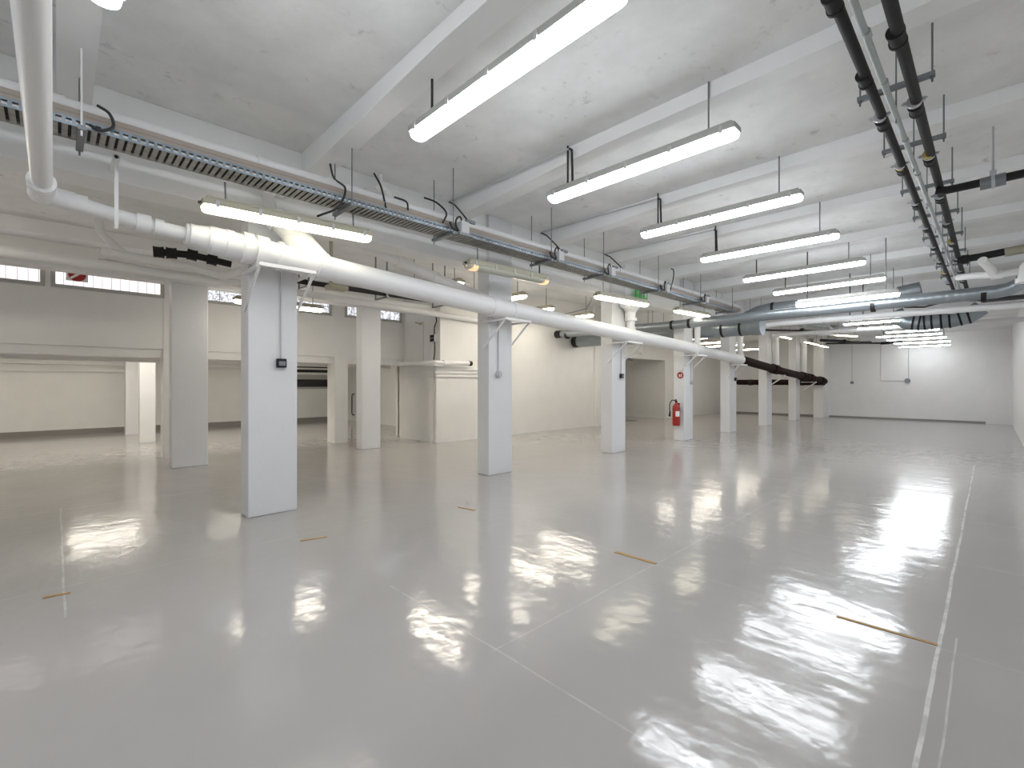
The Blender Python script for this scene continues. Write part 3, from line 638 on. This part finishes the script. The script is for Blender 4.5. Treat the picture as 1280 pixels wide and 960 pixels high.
t = thing('cross_pipe', 'second black pipe crossing to the right wall, farther back', 'pipe', (9.5, 0, 3.1))
MB().tube([(9.6, .34, 3.14), (9.6, .1, 3.15), (9.6, YR - .01, 3.20)], .05, 18).build('pipe_run', 'plastic', t)
MB().cyl((9.6, -.14, 3.16), (9.6, -.40, 3.18), .062, 20).build('coupling', 'housewarm', t)
MB().cyl((9.6, .30, 3.14), (9.6, .22, 3.14), .065, 20).build('collar', 'plastic', t)
t = thing('branch_pipe', 'white branch pipes with elbow under the ceiling by the right wall', 'pipe', (9.0, 0, 2.85))
MB().tube([(10.6, .36, 3.05), (9.6, .15, 2.88), (9.6, -.05, 2.86), (9.6, YR, 2.88)], .05, 18).build('pipe_run', 'pipe', t)
MB().tube([(9.2, .08, 3.02), (9.4, .0, 2.92), (9.7, -.05, 2.86)], .055, 18).build('branch', 'pipe', t)
MB().cyl((9.6, .0, 2.86), (9.6, -.12, 2.86), .064, 20).build('collar', 'pipe', t)
tag(MB().tube([(9.3, -.34, 2.70), (9.3, -.36, 2.86), (9.32, -.44, 2.96)], .09, 16).cyl((9.3, -.34, 2.66), (9.3, -.34, 2.72), .11, 18).build('pipe_fitting', 'pipe'), 'white bent pipe fitting against the right wall', 'pipe')

# ------------------------------------------------------------------ galvanised ducts
def duct(name, label, pts, r, bands=(), axis_y=True):
    t = thing(name, label, 'duct', Vector(pts[0])); MB().tube(pts, r, 32, True).build('duct_run', 'duct', t)
    for p, q in bands:
        p, q = Vector(p), Vector(q); MB().cyl(p, q, r * 1.04, 32).build('band', 'plastic', t)
    return t
xa, za = 9.92, 2.62
t = duct('air_duct', 'long slim silver duct crossing the whole aisle below the beams', [(xa, 8.25, 2.67), (xa, 5.2, 2.62), (xa, -.05, 2.66), (xa - .02, -.20, 2.68), (xa - .08, -.33, 2.75), (xa - .1, -.37, 2.9)], .098)
for y in (8.05, 5.02, 4.62, 1.42, .10): MB().cyl((xa, y, 2.625), (xa, y - .06, 2.625), .103, 32).build('band', 'plastic', t)
MB().hollow((xa, 8.40, 2.672), (xa, 8.2, 2.67), .105).build('end_collar', 'plastic', t)
t = duct('air_duct', 'thick ribbed duct passing behind the extinguisher column, with tapered end', [(10.95, 8.45, 2.55), (10.95, 3.72, 2.55)], .175)
MB().tube([(10.95, 3.72, 2.55), (10.95, 3.45, 2.56)], .175, 32, True, .205).build('end_cone', 'duct', t)
MB().hollow((10.95, 8.56, 2.55), (10.95, 8.40, 2.55), .18).build('end_collar', 'plastic', t)
for y in (4.30, 3.90): MB().cyl((10.95, y, 2.55), (10.95, y - .05, 2.55), .182, 32).build('band', 'plastic', t)
t = duct('air_duct', 'upper silver duct above the long slim one, ending in a wider dark collar', [(11.9, 4.4, 2.80), (11.9, 4.15, 2.90), (11.9, 3.85, 3.02), (11.9, 3.6, 3.06), (11.9, 1.25, 3.07)], .125)
MB().tube([(11.9, 1.27, 3.07), (11.9, 1.12, 3.09), (11.9, .93, 3.12)], .15, 32).build('end_collar', 'strut', t)
for y in (3.55, 1.9): MB().cyl((11.9, y, 3.065), (11.9, y - .06, 3.065), .13, 32).build('band', 'plastic', t)
t = thing('flexible_duct', 'ribbed silver duct bend with black stripes hanging beyond the white cross pipe', 'duct', (13.0, .9, 2.6))
fp = [(13.0, 1.45, 2.86), (13.0, 1.38, 2.72), (13.0, 1.22, 2.61), (13.0, 1.0, 2.575), (13.0, .55, 2.60), (13.0, .30, 2.66), (13.0, .12, 2.80)]
MB().tube(fp, .155, 32).build('duct_run', 'duct', t)
P = [Vector(p) for p in fp]
for q in (2.3, 2.75, 3.05, 3.3, 3.62, 3.9, 4.4, 4.9):
    i = int(q); p = P[i].lerp(P[i + 1], q - i); d = (P[i + 1] - P[i]).normalized(); MB().cyl(p, p + d * .035, .162, 32).build('band', 'plastic', t)
t = polypipe('cross_pipe', 'white pipe crossing the aisle just below the long silver duct', 'pipe', [(12.4, 3.9, 2.72), (12.3, 3.5, 2.735), (12.2, YR, 2.70)], .062, (1.2, 1.75), 1.12, .04)
t = polypipe('cross_pipe', 'lower white pipe crossing the aisle above the far light cluster', 'pipe', [(14.1, 4.2, 2.64), (14.1, YR, 2.62)], .055, (.8,), 1.12, .04)
tag(MB().box(12.05, 12.25, -.46, .10, 2.80, 2.86).tube([(12.1, .45, 2.88), (12.1, .1, 2.84), (12.1, -.3, 2.82)], .03, 10).tube([(12.1, 1.2, 2.83), (12.1, .9, 2.80), (12.1, .6, 2.87), (12.1, .2, 2.86), (12.1, -.1, 2.92)], .018, 8).build('cable_bundle', 'cord'),
    'dark cable bundle lying between the silver duct and the white cross pipe', 'cable')
tag(MB().tube([(21.6, 5.4, 2.92), (21.6, 3.9, 2.86), (21.6, 2.5, 2.78), (21.6, 2.2, 2.85)], .03, 8).cyl((21.6, 2.8, 2.79), (21.6, 2.55, 2.79), .05, 10).build('cable_line', 'plastic'),
    'dark brown cable line along the top of the end wall', 'cable')
# clutter of pipes between the far columns and the cluster
gK = 'tangle of small pipes near the ceiling before the end wall'
for k, (pts, mm, lb) in enumerate([
    ([(13.4, 3.9, 2.86), (13.4, 3.3, 2.80), (14.0, 2.9, 2.78), (14.6, 2.9, 2.72)], 'greypvc', 'grey pipe bending through the ceiling clutter right of the fifth column'),
    ([(13.3, 4.2, 2.72), (14.6, 3.6, 2.76), (15.5, 3.3, 2.80)], 'cord', 'dark cable crossing the ceiling clutter right of the fifth column'),
    ([(14.8, 3.9, 2.74), (15.2, 3.3, 2.70), (16.2, 3.2, 2.74)], 'pipe', 'short white pipe in the ceiling clutter above the sixth column'),
    ([(17.6, 3.6, 2.82), (18.4, 3.2, 2.78), (19.5, 3.1, 2.80)], 'housewarm', 'beige pipe in the farther ceiling clutter'),
    ([(18.0, 3.9, 2.74), (18.8, 3.4, 2.72), (19.6, 3.3, 2.72), (20.2, 2.9, 2.74)], 'plastic', 'dark pipe in the farther ceiling clutter')]):
    tag(MB().tube(pts, .045 if mm != 'cord' else .025, 12).blob(pts[1], .07).build('ceiling_pipe', mm), lb, 'pipe', gK)
tag(MB().box(16.8, 17.6, 3.2, 3.9, 2.90, 2.98, .01).box(16.9, 17.5, 3.3, 3.8, 2.86, 2.90).build('vent_box', 'greypvc'), 'grey vent box near the ceiling above the sixth column', 'vent')
tag(MB().tube([(9.3, 8.5, 3.02), (9.3, 6.9, 3.14), (8.0, 5.7, 3.30)], .016, 8).cyl((9.3, 7.6, 3.0), (9.3, 7.6, 3.09), .035, 8).build('sprinkler_pipe', 'rod'), 'thin dark pipe under the left bay ceiling, left of the third column', 'pipe')
for x, lb in ((13.75, 'thin rod hanging in the far left bay right of the third column'),):
    tag(MB().cyl((x, 7.6, 2.75), (x, 7.6, H), .008, 8).blob((x, 7.6, 2.75), .05).build('hanging_rod', 'rod'), lb, 'rod')
tag(MB().cyl((14.58, 8.5, 2.40), (14.58, 8.5, 2.72), .008, 8).blob((14.58, 8.5, 2.37), .06, (1, .8, .8)).build('hanging_bulb', 'white'), 'small white bulb above the recess opening', 'bulb')
tag(MB().box(13.75, 13.95, 8.48, 8.60, 2.10, 2.17, .01).cyl((13.8, 8.45, 2.13), (13.9, 8.42, 2.10), .03, 10).build('wall_camera', 'strut'), 'small dark device at the upper left corner of the recess opening', 'camera')
# exit sign
t = thing('exit_sign', 'green exit sign half hidden behind the cable tray', 'sign', (8.4, 4.9, 3.0))
sg_ = MB().box(8.22, 8.66, 4.90, 4.93, 3.03, 3.19, .004).build('sign_plate', 'green', t)
MB().prism([(8.27, 3.11), (8.33, 3.15), (8.33, 3.125), (8.40, 3.125), (8.40, 3.095), (8.33, 3.095), (8.33, 3.07)], 'Y', 4.896, 4.90).box(8.55, 8.62, 4.896, 4.90, 3.05, 3.17).blob((8.48, 4.897, 3.155), .013, (1, .2, 1)).tube([(8.48, 4.897, 3.14), (8.47, 4.897, 3.10), (8.45, 4.897, 3.06)], .008, 6).build('pictogram', 'white', sg_)
MB().box(8.42, 8.46, 4.93, GY, 3.10, 3.14).build('wall_bracket', 'white', t)

# ------------------------------------------------------------------ fittings on the columns
def outlet(cx, y, z, label, ztop, kind='black', w=.09):
    t = thing('socket_outlet', label, 'socket', (cx, y, z - .05), 'sockets on the columns')
    MB().cyl((cx, y - .012, z), (cx, y - .012, ztop), .008, 8).build('conduit', 'box', t)
    if kind == 'black':
        bd = MB().box(cx - w / 2, cx + w / 2, y - .05, y, z - w / 2, z + w / 2, .008).build('body', 'plastic', t)
        MB().box(cx - w * .36, cx + w * .36, y - .056, y - .05, z - w * .3, z + w * .2, .003).build('flap', 'strut', bd)
    else:
        bd = MB().cyl((cx, y - .04, z), (cx, y, z), w / 2, 18).build('body', 'box', t)
        MB().cyl((cx, y - .05, z), (cx, y - .04, z), w / 3.2, 18).build('face_plate', 'zincclamp', bd)
outlet(1.625, 5.016, 1.51, 'black socket box on the widest column', 2.42)
outlet(4.55, 4.951, 1.44, 'round grey switch box on the second column', 2.25, 'grey', .10)
outlet(7.72, 4.937, 1.452, 'small dark socket on the third column', 2.12, 'black', .085)
outlet(10.63, 4.899, 1.338, 'small grey socket on the extinguisher column', 2.0, 'grey', .09)
outlet(13.22, 4.86, 1.43, 'small dark socket on the column where the drain turns brown', 1.84, 'black', .09)

# fire extinguisher on the side of the fourth column
ex, ey = 10.175, 5.03
t = thing('fire_extinguisher', 'red fire extinguisher hanging on the fourth column', 'fire extinguisher', (ex, ey, .34))
m = MB(); prof = [(0, .345), (.07, .345), (.083, .36), (.085, .40), (.085, .74), (.078, .79), (.055, .83), (.030, .85), (.028, .88)]; n = 24
vs = []; fs = []
for r, z in prof[1:]: vs += [(ex + r * math.cos(2 * PI * j / n), ey + r * math.sin(2 * PI * j / n), z) for j in range(n)]
for i in range(len(prof) - 2):
    for j in range(n): fs.append((i * n + j, i * n + (j + 1) % n, (i + 1) * n + (j + 1) % n, (i + 1) * n + j))
m.add(vs, fs, True); m.add(vs[:n], [tuple(range(n))]); cyl_ = m.build('cylinder', 'red', t)
vl = MB().cyl((ex, ey, .88), (ex, ey, .915), .022, 12).box(ex - .05, ex + .012, ey - .010, ey + .010, .915, .930).box(ex - .06, ex + .0, ey - .010, ey + .010, .94, .955).build('valve', 'plastic', t)
MB().tube(smooth([(ex, ey + .02, .905), (ex - .02, ey + .08, .93), (ex - .03, ey + .135, .86), (ex - .035, ey + .145, .74), (ex - .03, ey + .14, .66)]), .011, 10).build('hose', 'plastic', vl)
MB().tube([(ex - .03, ey + .14, .67), (ex - .03, ey + .15, .55)], .014, 12, True, .026).build('nozzle', 'plastic', t)
lab = MB(); ns = 8   # wrapped label
for k in range(ns):
    a0, a1 = math.radians(195 + k * 8), math.radians(195 + (k + 1) * 8); r = .0862
    lab.add([(ex + r * math.cos(a0), ey + r * math.sin(a0), .56), (ex + r * math.cos(a1), ey + r * math.sin(a1), .56), (ex + r * math.cos(a1), ey + r * math.sin(a1), .68), (ex + r * math.cos(a0), ey + r * math.sin(a0), .68)], [(0, 1, 2, 3)])
lab.build('label_patch', 'white', cyl_)
MB().box(ex + .08, ex + .115, ey - .03, ey + .03, .45, .86).build('wall_bracket', 'plastic', t)
t = thing('fire_sign', 'round red sign above the fire extinguisher', 'sign', (10.275, 4.99, 1.5))
dk = MB().cyl((10.284, 4.985, 1.50), (10.272, 4.985, 1.50), .075, 28).build('disc', 'red', t)
MB().cyl((10.272, 5.0, 1.50), (10.269, 5.0, 1.50), .022, 14).box(10.269, 10.272, 4.945, 4.965, 1.465, 1.535).box(10.269, 10.272, 4.965, 5.02, 1.462, 1.474).build('pictogram', 'white', dk)

# no-entry style round sticker on the second window (round red mark, diagonal bar)
wx, wz = .24, 3.035
t = thing('window_sticker', 'round red sticker with a pale diagonal bar on the left window', 'sticker', (wx, 10.14, wz - .1))
MB().box(wx - .13, wx + .13, 10.142, 10.145, 2.93, wz + .11).build('backing', 'white', t)
MB().cyl((wx, 10.142, wz), (wx, 10.136, wz), .105, 30).build('disc', 'red', t)
bm_ = MB(); q = .02
bm_.add([(wx - .085, 10.134, wz - .05), (wx - .065, 10.134, wz - .075), (wx + .085, 10.134, wz + .05), (wx + .065, 10.134, wz + .075)], [(0, 1, 2, 3)]); bm_.build('bar', 'white', t)

# end wall conduits and sockets
for y, zb, lb in ((3.75, 1.36, 'thin conduit with small switch on the end wall, left one'),):
    t = thing('wall_conduit', lb, 'conduit', (XB - .02, y, zb)); MB().cyl((XB - .012, y, zb), (XB - .012, y, 2.85), .010, 8).build('pipe_run', 'box', t)
    MB().box(XB - .04, XB, y - .05, y + .05, zb - .05, zb + .04, .005).build('switch_box', 'strut', t)
t = thing('wall_conduit', 'L-shaped conduit with grey round switch on the end wall', 'conduit', (XB - .02, 2.4, 1.4))
MB().tube([(XB - .012, 2.87, 2.85), (XB - .012, 2.87, 1.42), (XB - .012, 2.16, 1.42)], .010, 8).cyl((XB - .012, 2.07, 1.42), (XB - .012, 2.07, 2.85), .010, 8).build('pipe_run', 'box', t)
MB().cyl((XB - .05, 2.10, 1.42), (XB, 2.10, 1.42), .085, 18).build('switch_box', 'strut', t)

# ------------------------------------------------------------------ floor tape strips
gT = 'short brown tape strips on the floor'
def strip(x0, y0_, x1, y1_, w, lb):
    a, b_ = Vector((x0, y0_, 0)), Vector((x1, y1_, 0)); d = (b_ - a).normalized(); s = Vector((-d.y, d.x, 0)) * w / 2
    m = MB(); n = 14; top = []; L = (b_ - a).length
    pts = []
    for k in range(n + 1):
        p = a.lerp(b_, k / n); e = 1 + random.uniform(-.25, .15); pts.append((p + s * e, p - s * e))
    vs = [(p.x, p.y, z) for z in (.0005, .003) for pr in pts for p in pr]; o = 2 * (n + 1); fs = []
    for k in range(n):
        i = 2 * k; fs += [(o + i, o + i + 1, o + i + 3, o + i + 2), (i, i + 1, i + 3, i + 2), (i, i + 2, o + i + 2, o + i), (i + 1, i + 3, o + i + 3, o + i + 1)]
    fs += [(0, 1, o + 1, o), (2 * n, 2 * n + 1, o + 2 * n + 1, o + 2 * n)]
    m.add(vs, fs); tag(m.build('floor_tape', 'tape'), lb, 'tape', gT)
strip(-.055, 4.02, .065, 4.00, .03, 'brown tape strip on the floor at the far left, by the long joint')
strip(1.447, 3.99, 1.65, 3.945, .028, 'brown tape strip on the floor right of the widest column base')
strip(3.04, 3.915, 3.085, 3.70, .03, 'brown tape strip on the floor in front of the second column')
strip(3.097, 2.028, 3.103, 1.687, .034, 'brown tape strip at the middle of the floor')
strip(3.123, .60, 3.14, .184, .026, 'longest worn brown tape strip, by the pale floor joint on the right')
tag(MB().cyl((14.6, 9.0, 0.0005), (14.6, 9.0, .006), .28, 24).build('floor_stain', 'strut'), 'dark round stain on the floor in the recess opening', 'stain')  # thin dark disc standing for a floor stain

# ------------------------------------------------------------------ world, camera
w = bpy.data.worlds.new('World'); S.world = w; w.use_nodes = True
w.node_tree.nodes['Background'].inputs[0].default_value = (.9, .93, 1, 1); w.node_tree.nodes['Background'].inputs[1].default_value = 1.0
cam = bpy.data.cameras.new('camera'); co = bpy.data.objects.new('camera', cam); COL.objects.link(co)
yaw = math.atan2(1238 - 640, math.sqrt((1238 - 640) * (640 - 70)))
co.location = (0, 0, 1.3); co.rotation_euler = (PI / 2, 0, yaw - PI / 2)
cam.sensor_width = 36; cam.lens = math.sqrt((1238 - 640) * (640 - 70)) / 1280 * 36; cam.clip_start = .02; cam.clip_end = 100
S.camera = co
S.view_settings.view_transform = 'Standard'; S.view_settings.look = 'None'; S.view_settings.gamma = 1; S.view_settings.use_curve_mapping = False
S.view_settings.exposure = 0.56
